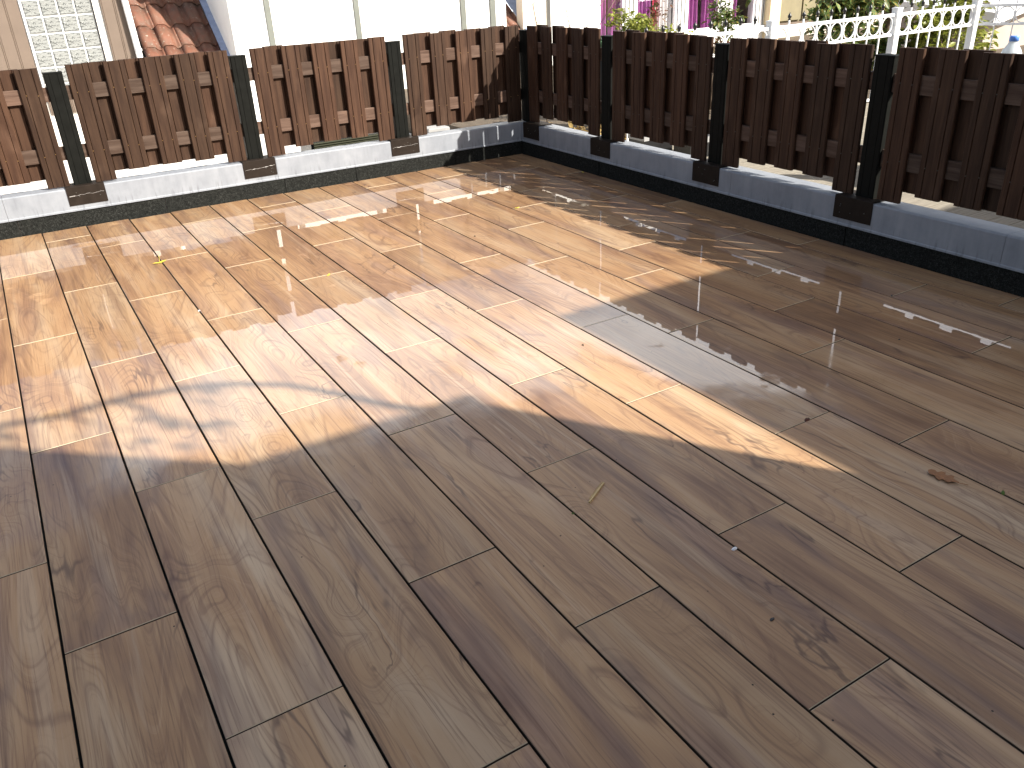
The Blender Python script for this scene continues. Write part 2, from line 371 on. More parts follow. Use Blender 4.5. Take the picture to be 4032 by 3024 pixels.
# parapets: frame u along the wall, y away from the terrace, z up
TL_ = R(-1.4)
def parapet(name, loc, rz, u0, u1, seams_z, seams_f, label, cut=None):
    p = empty(name, loc, rz); tag(p, label, 'parapet')
    B(u0, u1, .018, .165, -.6, .268).build('core', M['concrete'], p)
    zs = [u0]+[s for s in seams_z if u0 < s < u1]+[u1]
    for a, b in zip(zs, zs[1:]):
        m = MB()
        # folded zinc: drip, face, rounded nose, sloping top
        prof = [(.006, .118), (-.004, .118), (-.004, .128), (.0, .134), (.0, .276), (.004, .283), (.010, .285), (.10, .282), (.175, .279), (.175, .262), (.012, .272), (.006, .265)]
        m.prism([(y, z) for y, z in prof], a+.001, b-.001, 'x')
        m.build('zinc_sheet', M['zinc'], p)
    fs = [u0]+[s for s in seams_f if u0 < s < u1]+[u1]
    rr = random.Random(5)
    for i, (a, b) in enumerate(zip(fs, fs[1:])):
        # mineral felt upstand, edges slightly ragged
        n = max(3, int((b-a)/.12)); vs = []; fcs = []
        for q in range(n+1):
            u = a+(b-a)*q/n
            dy = rr.uniform(-.0012, .0012)+(-.0025 if i % 2 else 0)
            if q == 0: u += .0022
            if q == n: u -= .0022
            vs += [(u+(0 if 0 < q < n else rr.uniform(-.002, .002)), .003+dy, -.02), (u, .0045+dy, .05), (u+(0 if 0 < q < n else rr.uniform(-.002, .002)), .005+dy, .1165),
                   (u, .018, .1165), (u, .018, -.02)]
        for q in range(n):
            for z in range(4): fcs.append((5*q+z, 5*q+5+z, 5*q+6+z, 5*q+z+1))
        fcs += [(4, 3, 2, 1, 0), tuple(5*n+z for z in range(5))]
        MB().add(vs, fcs).build('felt_strip', M['felt'], p)
    return p
LF = ((0, 6.877, 0), TL_)
RF = ((4.40, 6.770, 0), R(-90))
parapet('parapet', LF[0], LF[1], -2.2, 4.572, (-.88, .12, 2.085, 4.05), (-.97, .172, 1.187, 2.13, 2.75, 3.7), 'grey zinc parapet over black felt upstand, with sun on most of its length')
parapet('parapet', RF[0], RF[1], .004, 7.7, (.9, 2.70, 4.6, 6.5), (.03, 1.2, 2.31, 3.66, 5.0, 6.2), 'grey zinc parapet over black felt upstand, entirely in fence shade')

# ================================================================ FENCE
YO = .06                                            # fence face stands 6 cm behind the parapet face
def fu(frame, u): return .2356+(u-.2356)*.9943 if frame is LF else 6.77-(6.77-u)*.9906
def fz(frame, z): return 1.608-(1.608-z)*(.9943 if frame is LF else .9906)
def plank_mesh(w, t, h):
    g = .25*w; e = .006
    prof = [(-w/2, t), (-w/2, e), (-w/2+e*.4, e*.35), (-w/2+e, 0), (-g-.0032, 0), (-g, .007), (-g+.0032, 0),
            (g-.0032, 0), (g, .007), (g+.0032, 0), (w/2-e, 0), (w/2-e*.4, e*.35), (w/2, e), (w/2, t)]
    return MB().prism(prof, 0, h).mesh('plank', M['plank'])
pcache = {}
def plank(parent, u, y, z0, z1, w, t, rr):
    key = (round(w, 3), round(z1-z0, 3))
    if key not in pcache: pcache[key] = plank_mesh(w, t, z1-z0)
    o = link('plank', pcache[key], parent, (u, y, z0)); o.rotation_euler = (0, rr.gauss(0, .0012), rr.gauss(0, .003))
    return o
def fence_panel(frame, u0, u1, label, group, seed):
    rr = random.Random(seed); shaded = frame is RF
    u0, u1 = fu(frame, u0), fu(frame, u1); Z = lambda z: fz(frame, z)
    base = empty('board_fence', Matrix.Rotation(frame[1], 4, 'Z') @ Vector((u0, YO, 0))+Vector(frame[0]), frame[1])
    tag(base, label, 'fence', group)
    L = u1-u0; w = .147; pitch = (L-w)/4; t = .02; rt_ = .028
    q = lambda v: round(v/.004)*.004
    for i in range(5):
        z0 = Z(.281)+q(rr.uniform(0, .006)) if i in (0, 4) else Z(.338)+q(rr.uniform(-.003, .007))
        plank(base, w/2+i*pitch, 0, z0, Z(1.110)+q(rr.uniform(-.006, .006)), w, t, rr)
    for i in range(4):
        plank(base, w/2+(i+.5)*pitch+rr.uniform(-.003, .003)-(.005+(.011 if rr.random() < .35 else 0) if shaded else 0), t+rt_, Z(.343)+q(rr.uniform(-.006, .006)), Z(1.110)+q(rr.uniform(-.006, .006)), .160, t, rr)
    for z in (Z(.466), Z(.876)):
        B(-.05, L+.05, t, t+rt_, z, z+.097, b=.003).build('rail', M['rail'], base)
    nm = MB()
    for i in range(5):
        for z in (Z(.513), Z(.926)):
            for s in (-.25, .25):
                c = (w/2+i*pitch+s*w, z+rr.uniform(-.008, .008))
                vs = [(c[0]+.003*math.cos(a*math.pi/3), -.0022, c[1]+.003*math.sin(a*math.pi/3)) for a in range(6)]+[(c[0]+.0038*math.cos(a*math.pi/3), .002, c[1]+.0038*math.sin(a*math.pi/3)) for a in range(6)]
                nm.add(vs, [tuple(range(6))]+[(a, (a+1) % 6, 6+(a+1) % 6, 6+a) for a in range(6)])
    tag(nm.build('screws', M['dgrey'] if shaded else M['brass'], base), kind='stuff')  # shaded run gets darker screws, the shade put into their colour
    return base
GP = 'brown board fence panels on the terrace parapet'
for i, (a, b, l) in enumerate([(-.56, .575, 'brown board fence panel in front of beige siding, left of the glass block window'),
                               (.752, 1.885, 'sunlit brown board fence panel below the glass blocks and the orange tile roof'),
                               (2.056, 3.180, 'sunlit brown board fence panel before white wall, dark louvred unit below it'),
                               (3.345, 4.475, 'brown board fence panel ending at the corner, half covered by diagonal shadow')]):
    fence_panel(LF, a, b, l, GP, 10+i)
for i, (a, b, l) in enumerate([(-.012, 1.062, 'shaded brown fence panel beside the corner post, white wall behind it'),
                               (1.243, 2.330, 'shaded brown fence panel below green shrubs and purple curtains'),
                               (2.498, 3.590, 'shaded brown fence panel below the white ring railing and yellow pillar'),
                               (3.762, 4.850, 'shaded brown fence panel below the leafy tree and the plastic water bottle'),
                               (5.02, 6.11, 'shaded brown fence panel past the one by the water bottle')]):
    fence_panel(RF, a, b, l, GP, 30+i)
def fence_post(frame, u, uc, label, seed, corner=False):
    rr = random.Random(seed)
    u = fu(frame, u)
    p = empty('fence_post', Matrix.Rotation(frame[1], 4, 'Z') @ Vector((u, YO, .286))+Vector(frame[0]), frame[1]); tag(p, label, 'fence post', 'anthracite fence posts on the parapet')
    w, d, h = .061, .07, .782; c = .006; g = .027
    prof = [(-w, c), (-w+c, 0), (-g-.002, 0), (-g, .003), (-g+.002, 0), (g-.002, 0), (g, .003), (g+.002, 0), (w-c, 0), (w, c), (w, d-c), (w-c, d), (-w+c, d), (-w, d-c)]
    MB().prism(prof, 0, h-.004).build('shaft', M['post'], p)
    B(-w-.002, w+.002, -.002, d+.002, h-.004, h+.004, b=.003).build('cap', M['post'], p)
    # folded bracket: plate on the parapet, lip hanging over the zinc face
    b0, b1 = uc-u-.131, uc-u+.131
    mb = MB()
    mb.prism([(-.066, -.126), (-.066, .004), (-.062, .008), (.10, .006), (.10, .001), (-.059, .002), (-.0605, .0), (-.0605, -.126)], b0, b1, 'x')
    br = mb.build('bracket', M['bracket'], p)
    s = MB()
    for q in range(5):
        cx = rr.uniform(b0+.03, b1-.03); cz = rr.uniform(-.11, -.02)
        s.tube([(cx, -.0655, cz), (cx, -.0685, cz)], .0035, 6)
    tag(s.build('screws', M['dgrey'], br), kind='stuff')
    # bright scratch line across the lip
    m = MB(); q0 = b0+.012; zz = -.055
    pts = []
    n = 12
    for i in range(n+1): pts.append((q0+(b1-b0-.024)*i/n, -.0672, zz+rr.uniform(-.004, .004)+.010*i/n-.004))
    for a, b in zip(pts, pts[1:]):
        hgt = rr.choice([.0007, .0009, .0022, .0006])
        m.add([(a[0], a[1], a[2]-hgt), (b[0], b[1], b[2]-hgt), (b[0], b[1], b[2]+hgt), (a[0], a[1], a[2]+hgt), (a[0], a[1]+.0008, a[2]), (b[0], b[1]+.0008, b[2])], [(0, 1, 2, 3), (0, 4, 5, 1), (3, 2, 5, 4)])
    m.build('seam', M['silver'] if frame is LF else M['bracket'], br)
    return p
for i, (u, uc, l) in enumerate([(-.69, -.63, 'anthracite fence post left of the glass block window panel'),
                                (.664, .664, 'anthracite fence post in front of the glass block window'),
                                (1.958, 1.950, 'anthracite fence post beside the blue-grey flashing, white wall behind'),
                                (3.255, 3.224, 'anthracite fence post before white wall, next to the panel with the diagonal shadow')]):
    fence_post(LF, u, uc, l, 50+i)
for i, (u, uc, l) in enumerate([(-.085, .175, 'anthracite corner post where the two fence runs meet'),
                                (1.158, 1.225, 'shaded anthracite fence post below the succulent plant'),
                                (2.422, 2.457, 'shaded anthracite fence post where the ring railing first shows above the fence'),
                                (3.678, 3.692, 'shaded anthracite fence post in front of a thick white railing post'),
                                (4.94, 4.95, 'shaded anthracite fence post past the water bottle')]):
    fence_post(RF, u, uc, l, 60+i)

# ================================================================ BEYOND THE FENCE
tag(B(-12, 4.78, 7.26, 30, -.5, -.3).build('ground', M['concrete']), kind='structure')
gsoil = tag(B(4.80, 40, 6.56, 30, -.3, -.06).build('garden_soil', M['soil']), kind='structure')
tag(B(-60, 60, -40, 60, -3.4, -3.2).build('lower_ground', M['soil']), kind='structure')
wd = empty('wood_decking'); tag(wd, kind='structure')
dm = None
rr = random.Random(4)
for i in range(64):
    y0 = -2.6+i*.142
    if y0 > 6.4: break
    if dm is None:
        prof = []; n = 9; w = .138
        for q in range(n):
            a = q*w/n; prof += [(a+.0015, 0), (a+w/n*.62, 0), (a+w/n*.74, -.004), (a+w/n*.92, -.004)]
        prof += [(w, 0), (w, -.025), (0, -.025)]
        dm = MB().prism(prof, 0, 10).mesh('board', M['decking']); 
        # prism axis z -> lay along x
        for v in dm.vertices: v.co = (v.co.z, v.co.x, v.co.y)
        dm.update()
    link('board', dm, wd, (4.80+rr.uniform(0, .004), y0, -.03+rr.uniform(-.001, .001)))
B(4.82, 14.7, -2.5, 6.42, -.3, -.062).build('joists', M['dark'], wd)

# --- siding house with glass blocks
YS = 13.0
h = empty('siding_house', (1.0, YS, -.3)); tag(h, 'house wall in beige vertical siding with a glass block window', 'house')
def sboard(x0, x1, z0, z1):
    w = x1-x0; e = .006
    prof = [(0, .03), (0, .006), (.004, 0), (.014, 0), (.018, .007), (.022, 0), (w-.004, 0), (w, .006), (w, .03)]
    MB().prism(prof, z0+.3, z1+.3).build('siding_board', M['siding'], h, (x0-1.0, -.03, 0))
x = -4.19
while x < 2.03:
    x1 = x+.158
    if x1 <= .885 or x >= 1.71: sboard(x, x1-.001, .08, 3.0)
    x += .158
for zz0, zz1 in ((.02, .3), (1.72, 3.0)):
    xx = .89
    while xx < 1.70:
        sboard(xx, xx+.1335, zz0 if zz0 > 1 else .08, zz1 if zz0 > 1 else .26); xx += .135
B(-5.3, 1.02, .0, .3, 0, 3.3).build('wall', M['concrete'], h)
gw = empty('glass_block_window', (.29, -.02, 0), parent=h)
B(-.41, -.395, -.02, .01, .56, 2.02).build('frame', M['whitepaint'], gw); B(.415, .43, -.02, .01, .56, 2.02).build('frame', M['black'], gw)
B(-.395, .413, .0, .012, .56, 2.02).build('mortar', M['whitepaint'], gw)
gm = MB()
prof = [(-.094, .094), (-.08, .08)]
def blockmesh():
    a, b, c = .091, .078, .0
    vs = [(-a, 0, -a), (a, 0, -a), (a, 0, a), (-a, 0, a), (-a, -.010, -a), (a, -.010, -a), (a, -.010, a), (-a, -.010, a), (-b, -.020, -b), (b, -.020, -b), (b, -.020, b), (-b, -.020, b)]
    fs = [(8, 9, 10, 11)]+[(4+i, 4+(i+1) % 4, 8+(i+1) % 4, 8+i) for i in range(4)]+[(i, (i+1) % 4, 4+(i+1) % 4, 4+i) for i in range(4)]
    return MB().add(vs, fs).mesh('glass_block', M['glassblock'])
gbm = blockmesh()
for i in range(4):
    for k in range(7): link('glass_block', gbm, gw, (-.2895+i*.201, 0, .665+k*.201))
# --- white rain pipe
rpip = MB().tube([(2.16, 12.9, -.3), (2.135, 12.9, .8), (2.105, 12.9, 1.6), (2.10, 12.9, 2.9)], .042, 12).build('pipe', M['whitepaint'])
pm = empty('rain_pipe', (2.16, 12.9, -.3)); tag(pm, 'white rain pipe between the beige siding and the tiled roof', 'rain pipe')
rpip.parent = pm; rpip.matrix_parent_inverse = Matrix.Translation((-2.16, -12.9, .3))
B(-.05, .02, -.05, .06, 1.08, 1.11).build('clamp', M['whitepaint'], pm)

# --- pantile roofs
def pantile_mesh():
    w, l, t = .256, .46, .016; n = 12; vs = []; fs = []
    f = lambda a: .034*math.sin(2*math.pi*(a/.25)-.6)+.013*math.sin(4*math.pi*(a/.25))
    for k, yy in enumerate((0, l)):
        for i in range(n+1):
            a = w*i/n; z = f(a); vs += [(a-.1, yy, z+t), (a-.1, yy, z)]
    m = 2*(n+1)
    for i in range(n):
        a = 2*i
        fs += [(a, a+2, m+a+2, m+a), (a+1, m+a+1, m+a+3, a+3), (a, a+1, a+3, a+2), (m+a, m+a+2, m+a+3, m+a+1)]
    fs += [(0, m, m+1, 1), (2*n, 2*n+1, m+2*n+1, m+2*n)]
    me = MB().add(vs, fs, True).mesh('roof_tile', M['pantile'])
    return me
ptm = pantile_mesh()
def pantile_roof(x0, ncol, y0, z0, nrow, pitch, label, seed):
    rr = random.Random(seed)
    p = empty('tiled_roof', (x0, y0, z0)); tag(p, label, 'roof')
    ca, sa = math.cos(pitch), math.sin(pitch); g = .405
    for r_ in range(nrow):
        for c_ in range(ncol):
            s = r_*g
            o = link('roof_tile', ptm, p, (c_*.25+.1+rr.uniform(-.003, .003), s*ca, s*sa+.02+rr.uniform(-.003, .003)))
            o.rotation_euler = (pitch-.045, 0, rr.gauss(0, .01))
    W_ = ncol*.25; L_ = nrow*g
    MB().add([(-.02, -.05, -.1), (W_+.02, -.05, -.1), (W_+.02, L_*ca, L_*sa-.07), (-.02, L_*ca, L_*sa-.07), (-.02, -.05, -1.2), (W_+.02, -.05, -1.2), (W_+.02, L_*ca, -1.2), (-.02, L_*ca, -1.2)],
             [(0, 1, 2, 3), (0, 4, 5, 1), (1, 5, 6, 2), (2, 6, 7, 3), (3, 7, 4, 0), (4, 7, 6, 5)]).build('roof_deck', M['dark'], p)
    return p, ca, sa, L_
p, ca, sa, L_ = pantile_roof(2.235, 4, 12.75, .50, 5, R(40), 'orange terracotta pantile roof slope behind the sunlit fence', 1)
def flashing(x0, x1, y0, z0, L_, ca, sa, label, steps):
    f = empty('lead_flashing', (x0, y0, z0)); tag(f, label, 'flashing')
    w = x1-x0; n = steps
    for i in range(n):
        a, b = L_*i/n, L_*(i+1)/n+.02; l = .006*(i % 2)+.05
        MB().add([(0, a*ca, a*sa+l), (w, a*ca, a*sa+l+.03), (w, b*ca, b*sa+l+.036), (0, b*ca, b*sa+l+.006), (0, a*ca, a*sa+l-.006), (w, a*ca, a*sa+l+.022), (w, b*ca, b*sa+l+.02), (0, b*ca, b*sa+l)],
                 [(0, 1, 2, 3), (0, 4, 5, 1), (4, 7, 6, 5), (0, 3, 7, 4), (1, 5, 6, 2), (2, 6, 7, 3)]).build('lead_sheet', M['leadblue'], f)
    return f
flashing(3.235, 3.372, 12.75, .50, L_, ca, sa, 'blue-grey lead flashing between the tile roof and the white wall', 6)

# --- white wall building with trims
YW = 12.45; sc = (YW)/13.0
px = lambda v: .2356+(v-.2356)*sc
wb = empty('white_outbuilding', (px(3.46), YW, -.3)); tag(wb, 'bright white panelled wall with thin grey-green vertical trims', 'building')
ox = px(3.46)
trims = [(3.97, 4.05), (5.33, 5.41), (6.015, 6.03), (7.16, 7.25), (7.71, 7.81), (7.93, 7.945)]
edges = [3.46]
for a, b in trims: edges += [a, b]
edges.append(8.02)
for i in range(0, len(edges)-1, 2):
    B(px(edges[i])-ox+.001, px(edges[i+1])-ox-.001, 0, .05, 0, 2.75).build('wall_panel', M['whitewall'], wb)
for a, b in trims:
    B(px(a)-ox, px(b)-ox, -.02 if b-a > .05 else .02, .05, 0, 2.75, b=.004).build('trim', M['greypost'], wb)
B(0, px(8.02)-ox, .05, 3.2, 0, 2.75).build('core', M['whitewall'], wb)
B(-.05, px(8.02)-ox+.05, -.08, 3.25, 2.75, 2.9).build('flat_roof', M['greypost'], wb)

# --- second roof, cream wall, window house
p2, ca2, sa2, L2 = pantile_roof(7.72, 3, 12.9, .38, 4, R(35), 'small patch of orange roof tiles by the corner post', 2)
flashing(8.47, 8.66, 12.9, .38, L2, ca2, sa2, 'grey lead flashing running up beside the cream painted wall', 4)
YH = 13.15
ch = empty('cream_wall', (8.67, YH, -.3)); tag(ch, 'cream painted block wall between lead flashing and white wall', 'wall')
zc = 0; k = 0
while zc < 2.9:
    for q in ((-.23, .0), (.0, .255)) if k % 2 else ((-.23, .12), (.12, .255)):
        B(q[0]+.002, q[1]-.002, -.006, .1, zc+.003, zc+.158, b=.003).build('block', M['cream'], ch)
    zc += .161; k += 1
B(-.225, .253, .0, .2, 0, 2.9).build('core', M['cream'], ch)
hh = empty('curtained_house', (11.5, YH, -.3)); tag(hh, 'white house with tall windows hung with purple curtains', 'house')
sx = lambda v: (.2356+(v-.2356)*YH/13.0)-11.5
B(sx(8.92), sx(9.94), 0, .25, 0, 3.0).build('wall', M['whitewall'], hh)
B(sx(9.94), sx(14.15), 0, .25, 0, .52).build('wall', M['whitewall'], hh)
B(sx(9.94), sx(14.15), 0, .25, 2.3, 3.0).build('wall', M['whitewall'], hh)
B(sx(9.90), sx(14.15), -.08, 0, .48, .54, b=.006).build('window_sill', M['whitepaint'], hh)
B(sx(9.94), sx(14.15), 1.2, 1.3, 0, 3.0).build('room_wall', M['room'], hh); B(sx(9.94), sx(14.15), .25, 1.2, .3, .5).build('floor', M['room'], hh)
B(sx(8.9), sx(14.2), -.1, 3.2, 3.0, 3.15).build('flat_roof', M['greypost'], hh)
B(sx(14.15)-.05, sx(14.15), .25, 1.2, .5, 3.0).build('room_wall', M['room'], hh); B(sx(9.90), sx(9.94), .25, 1.2, .5, 3.0).build('room_wall', M['room'], hh)
def curtain(x0, x1, mat, amp=.03, wl_=.09, y=.16, drop=.5, top=2.3, taper=0):
    n = 40; vs = []; fs = []
    zs = [drop, drop+.25, drop+.6, top]
    for j_, z in enumerate(zs):
        k = 1-taper*(1-j_/3)
        for i in range(n+1):
            a = i/n; xx = x0+(x1-x0)*a*k
            vs.append((xx, y+amp*math.sin(2*math.pi*(x1-x0)*a/wl_)+amp*.4*math.sin(11*a+j_), z))
    for j_ in range(3):
        for i in range(n): fs.append((j_*(n+1)+i, j_*(n+1)+i+1, (j_+1)*(n+1)+i+1, (j_+1)*(n+1)+i))
    return vs, fs, mat
wins = [(9.95, 10.56, [(9.97, 10.22, 'purple', .1), (10.28, 10.54, 'purple', 0)]),
        (10.80, 11.82, [(10.82, 11.26, 'purple', 0), (11.33, 11.42, 'red', 0), (11.42, 11.8, 'lace', 0)]),
        (12.04, 12.92, [(12.06, 12.44, 'purple', -.1), (12.56, 12.9, 'purple', 0)]),
        (13.20, 13.88, [(13.22, 13.5, 'purple', .1)])]
for a, b, cu in wins:
    w = empty('window', (sx((a+b)/2), 0, 0), parent=hh); hw = (b-a)/2*YH/13
    f = MB(); e = .055
    for q in ((-hw, -hw+e, .54, 2.3), (hw-e, hw, .54, 2.3), (-hw+e, hw-e, .54, .54+e), (-hw+e, hw-e, 2.3-e, 2.3)): f.box(q[0], q[1], .02, .09, q[2], q[3])
    f.build('frame', M['whitepaint'], w)
    B(-hw+e, hw-e, .05, .056, .54+e, 2.3-e).build('pane', M['pane'], w)
    for c0, c1, mt, tp in cu:
        m_ = sx((a+b)/2)
        vs, fs, mat = curtain(sx(c0)-m_, sx(c1)-m_, M[mt], taper=tp); MB().add(vs, fs, True).build('curtain', mat, w)
pe = [9.94]+[v for a, b, c in wins for v in (a, b)]+[14.15]
for i in range(2, len(pe)-1, 2):
    B(sx(pe[i]), sx(pe[i+1]), -.012, .22, .54, 2.3).build('mullion', M['whitepaint'], hh)
    for q in (.3, .7):
        xx = sx(pe[i])+(sx(pe[i+1])-sx(pe[i]))*q
        B(xx-.008, xx+.008, -.022, -.012, .54, 2.3).build('bead', M['greypost'], hh)
# --- yellow pillar and beige house
pl = empty('pillar', (14.42, 13.1, -.3)); tag(pl, 'pale yellow square pillar beside the curtained windows', 'pillar')
B(-.15, .15, -.12, .12, 0, 3.0, b=.01).build('shaft', M['pillar'], pl); B(-.19, .19, -.16, .16, 0, .1, b=.01).build('foot', M['pillar'], pl)
bh = empty('beige_house', (17.5, 13.3, -.3)); tag(bh, 'beige rendered house wall with tall panels behind the tree', 'house')
B(-2.9, 8, .05, .3, 0, 3.2).build('wall', M['beige'], bh)
B(-2.9, 8, -.06, .05, 0, .45, b=.01).build('plinth', M['cream'], bh); B(-2.9, 8, -.10, .05, .45, .52, b=.01).build('ledge', M['siding'], bh)
for a in (-2.75, -1.9, -1.05):
    B(a, a+.8, .0, .05, .56, 2.8, b=.01).build('shutter', M['beige'], bh)
B(.1, 1.1, .02, .05, .55, 2.4).build('window_pane', M['room'], bh)
for a in (-.05, 1.1): B(a, a+.15, -.02, .05, .52, 2.5, b=.01).build('window_frame', M['pillar'], bh)

# --- ornate white railing
def ring_mesh():
    n = 20; R_, r_ = .090, .0065; vs = []; fs = []
    for i in range(n):
        a = 2*math.pi*i/n
        for q in range(6):
            b = 2*math.pi*q/6; rr_ = R_+r_*math.cos(b); vs.append((rr_*math.cos(a), r_*1.3*math.sin(b), rr_*math.sin(a)))
    for i in range(n):
        for q in range(6): fs.append((i*6+q, ((i+1) % n)*6+q, ((i+1) % n)*6+(q+1) % 6, i*6+(q+1) % 6))
    return MB().add(vs, fs, True).mesh('ring', M['iron'])
rgm = ring_mesh()
barm = B(-.007, .007, -.007, .007, .0, .955).mesh('bar', M['iron'])
finm = MB().lathe([(.008, 0), (.017, .006), (.010, .016), (.021, .032), (.018, .048), (.007, .066), (.001, .078)]).mesh('finial', M['black'])
def railing(a, b, label):
    a, b = Vector(a), Vector(b); L = (b-a).length; ang = math.atan2(b.y-a.y, b.x-a.x)
    p = empty('railing', (a.x, a.y, -.03), ang); tag(p, label, 'railing', 'white ring railing sections')
    n = max(1, round(L/.203)); s = L/n
    for z, t in ((.03, .014), (.715, .013), (.925, .015)): B(0, L, -t, t, z-t, z+t, b=.003).build('rail', M['iron'], p)
    for i in range(n):
        x = (i+.5)*s
        link('ring', rgm, p, (x, 0, .82))
        if i:
            bo = link('bar', barm, p, (i*s, 0, .03)); link('finial', finm, bo, (0, 0, .953))
    return p
def rpost(x, y, label):
    p = empty('railing_post', (x, y, -.03)); tag(p, label, 'post', 'white railing posts')
    B(-.04, .04, -.04, .04, 0, .985).build('shaft', M['iron'], p); B(-.045, .045, -.045, .045, .985, .998, b=.005).build('cap', M['iron'], p)
YF = 6.47
railing((5.22, YF), (7.23, YF), 'white iron ring railing section in front of the purple curtained windows')
railing((7.31, YF), (9.22, YF), 'white iron ring railing section in front of the beige shutters')
railing((9.31, YF), (10.73, YF), 'white iron ring railing section in front of the leafy tree')
railing((10.81, YF-.02), (11.75, YF-1.5), 'white iron ring railing section turning away beside the water bottle')
rpost(5.18, YF, 'white square railing post hidden behind the fence near the planters')
rpost(7.27, YF, 'white square railing post in front of the yellow pillar'); rpost(9.265, YF, 'white square railing post directly above a black fence post')
rpost(10.77, YF, 'white square railing post in front of the yellow-green bush')

# --- planting
def leaf_cloud(rr, n, c, rad, size, droop=.3, elong=2.2, flat=1.0):
    m = MB(); 
    for i in range(n):
        while True:
            p = Vector((rr.uniform(-1, 1), rr.uniform(-1, 1), rr.uniform(-1, 1)))
            if p.length < 1: break
        p = Vector((c[0]+p.x*rad[0], c[1]+p.y*rad[1], c[2]+p.z*rad[2]))
        add_leaf(m, rr, p, size*rr.uniform(.6, 1.25), droop, elong)
    return m
def add_leaf(m, rr, p, s, droop, elong, d=None):
    if d is None: d = Vector((rr.gauss(0, 1), rr.gauss(0, 1), rr.gauss(-droop, .6))).normalized()
    up = Vector((rr.gauss(0, .5), rr.gauss(0, .5), 1)); sd = d.cross(up).normalized(); nn = sd.cross(d)
    w = s/elong; q = [p, p+d*s*.35+sd*w*.5+nn*s*.06, p+d*s*.7+sd*w*.38+nn*s*.03, p+d*s-nn*s*.08, p+d*s*.7-sd*w*.38+nn*s*.03, p+d*s*.35-sd*w*.5+nn*s*.06, p+d*s*.36-nn*s*.02, p+d*s*.7-nn*s*.03]
    m.add(q, [(0, 1, 6), (1, 2, 7, 6), (2, 3, 7), (3, 4, 7), (4, 5, 6, 7), (5, 0, 6)], True)
def shrub(name, label, cat, loc, rad, z, n, size, mat, seed, stems=5, droop=.1, elong=2.2, clumps=7, group=None, stemr=.008):
    rr = random.Random(seed); p = empty(name, loc); tag(p, label, cat, group)
    m = MB(); st = MB()
    for k in range(clumps):
        a = rr.uniform(0, 6.28); q = rr.uniform(.2, 1)
        c = (math.cos(a)*rad[0]*q*.75, math.sin(a)*rad[1]*q*.75, z+rr.uniform(-.75, .75)*rad[2])
        cm = leaf_cloud(rr, n//clumps, c, tuple(r_*rr.uniform(.25, .5) for r_ in rad), size, droop, elong); m.add(cm.v, cm.f, True)
        mid = (c[0]*.4+rr.uniform(-.05, .05), c[1]*.4, c[2]*.5)
        st.tube([(rr.uniform(-.05, .05), rr.uniform(-.05, .05), 0), mid, c], [stemr*1.5, stemr, stemr*.5], 6)
    m.build('foliage', M[mat], p); st.build('stem', M['bark'], p)
    return p
# succulent beside the second post, hedge in front of the windows
ag = empty('succulent', (5.98, 7.5, -.06)); tag(ag, 'broad-leaved green succulent rising over the fence by a post', 'plant')
m = MB(); rr = random.Random(8)
for i in range(16):
    a = i*2.4; d = Vector((math.cos(a), math.sin(a), rr.uniform(.5, 1.5))).normalized(); add_leaf(m, rr, Vector((0, 0, .80)), rr.uniform(.17, .25), 0, 3.0, d)
m.build('leaves', M['agave'], ag); MB().lathe([(.10, 0), (.15, .40), (.17, .78), (.16, .80), (.06, .80)], seg=14).build('pot', M['black'], ag)
shrub('hedge_shrub', 'low yellow-green shrub in front of the first purple curtain', 'shrub', (6.55, 7.7, -.06), (.5, .3, .3), .88, 1500, .06, 'leafyellow', 11, group='garden shrubs behind the railing')
shrub('hedge_shrub', 'dense pale green shrub below the second purple curtain', 'shrub', (7.05, 7.8, -.06), (.5, .3, .26), .80, 1500, .06, 'leafyellow', 12, group='garden shrubs behind the railing')
shrub('rose_bush', 'thin rose bush with reddish leaves before the curtained window', 'shrub', (6.72, 7.6, -.06), (.2, .2, .35), 1.0, 90, .06, 'leafred', 13, stemr=.005)
shrub('leafy_bush', 'upright green bush beside the yellow pillar', 'shrub', (8.1, 7.9, -.06), (.3, .25, .45), .86, 900, .075, 'leaf', 14)
shrub('leafy_bush', 'small wilting bush with brown leaves under the windows', 'shrub', (7.55, 7.6, -.06), (.3, .2, .25), .72, 110, .05, 'leafred', 15)
shrub('yellow_bush', 'yellow-green bush behind the white railing posts', 'shrub', (12.0, 7.6, -.06), (.9, .5, .55), .6, 1900, .12, 'leafyellow', 16, clumps=10)
shrub('climber', 'thin vine with a few leaves climbing beside the beige shutters', 'plant', (8.75, 7.2, -.06), (.1, .1, .5), .70, 60, .06, 'leaf', 25, stemr=.004)
# broad-leaved tree on the right
tr = empty('broadleaf_tree', (12.3, 8.8, -.06)); tag(tr, 'broad-leaved tree with drooping leafy branches over the white railing', 'tree')
rr = random.Random(21); tk = MB(); fo = MB()
tk.tube([(0, 0, 0), (.05, .02, .9), (-.02, .05, 1.9), (.05, .0, 3.0)], [.08, .07, .06, .03], 8)
for k in range(34):
    a = rr.uniform(0, 6.28); l = rr.uniform(.9, 2.6); z0 = rr.uniform(.7, 2.6)
    e = Vector((math.cos(a)*l, math.sin(a)*l*.75, z0+rr.uniform(-.7, .5)))
    s0 = Vector((0, 0, z0)); md = (s0+e)/2+Vector((0, 0, .35)); pts = [s0, md, e]
    tk.tube(pts, [.022, .013, .005], 6)
    for q in range(70):
        f = rr.uniform(.25, 1.05); pp = (md*(2*(1-f))+e*(2*f-1)) if f > .5 else (s0*(1-2*f)+md*(2*f))
        add_leaf(fo, rr, pp+Vector((rr.gauss(0, .1), rr.gauss(0, .1), rr.gauss(0, .07))), rr.uniform(.10, .19), .7, 2.1)
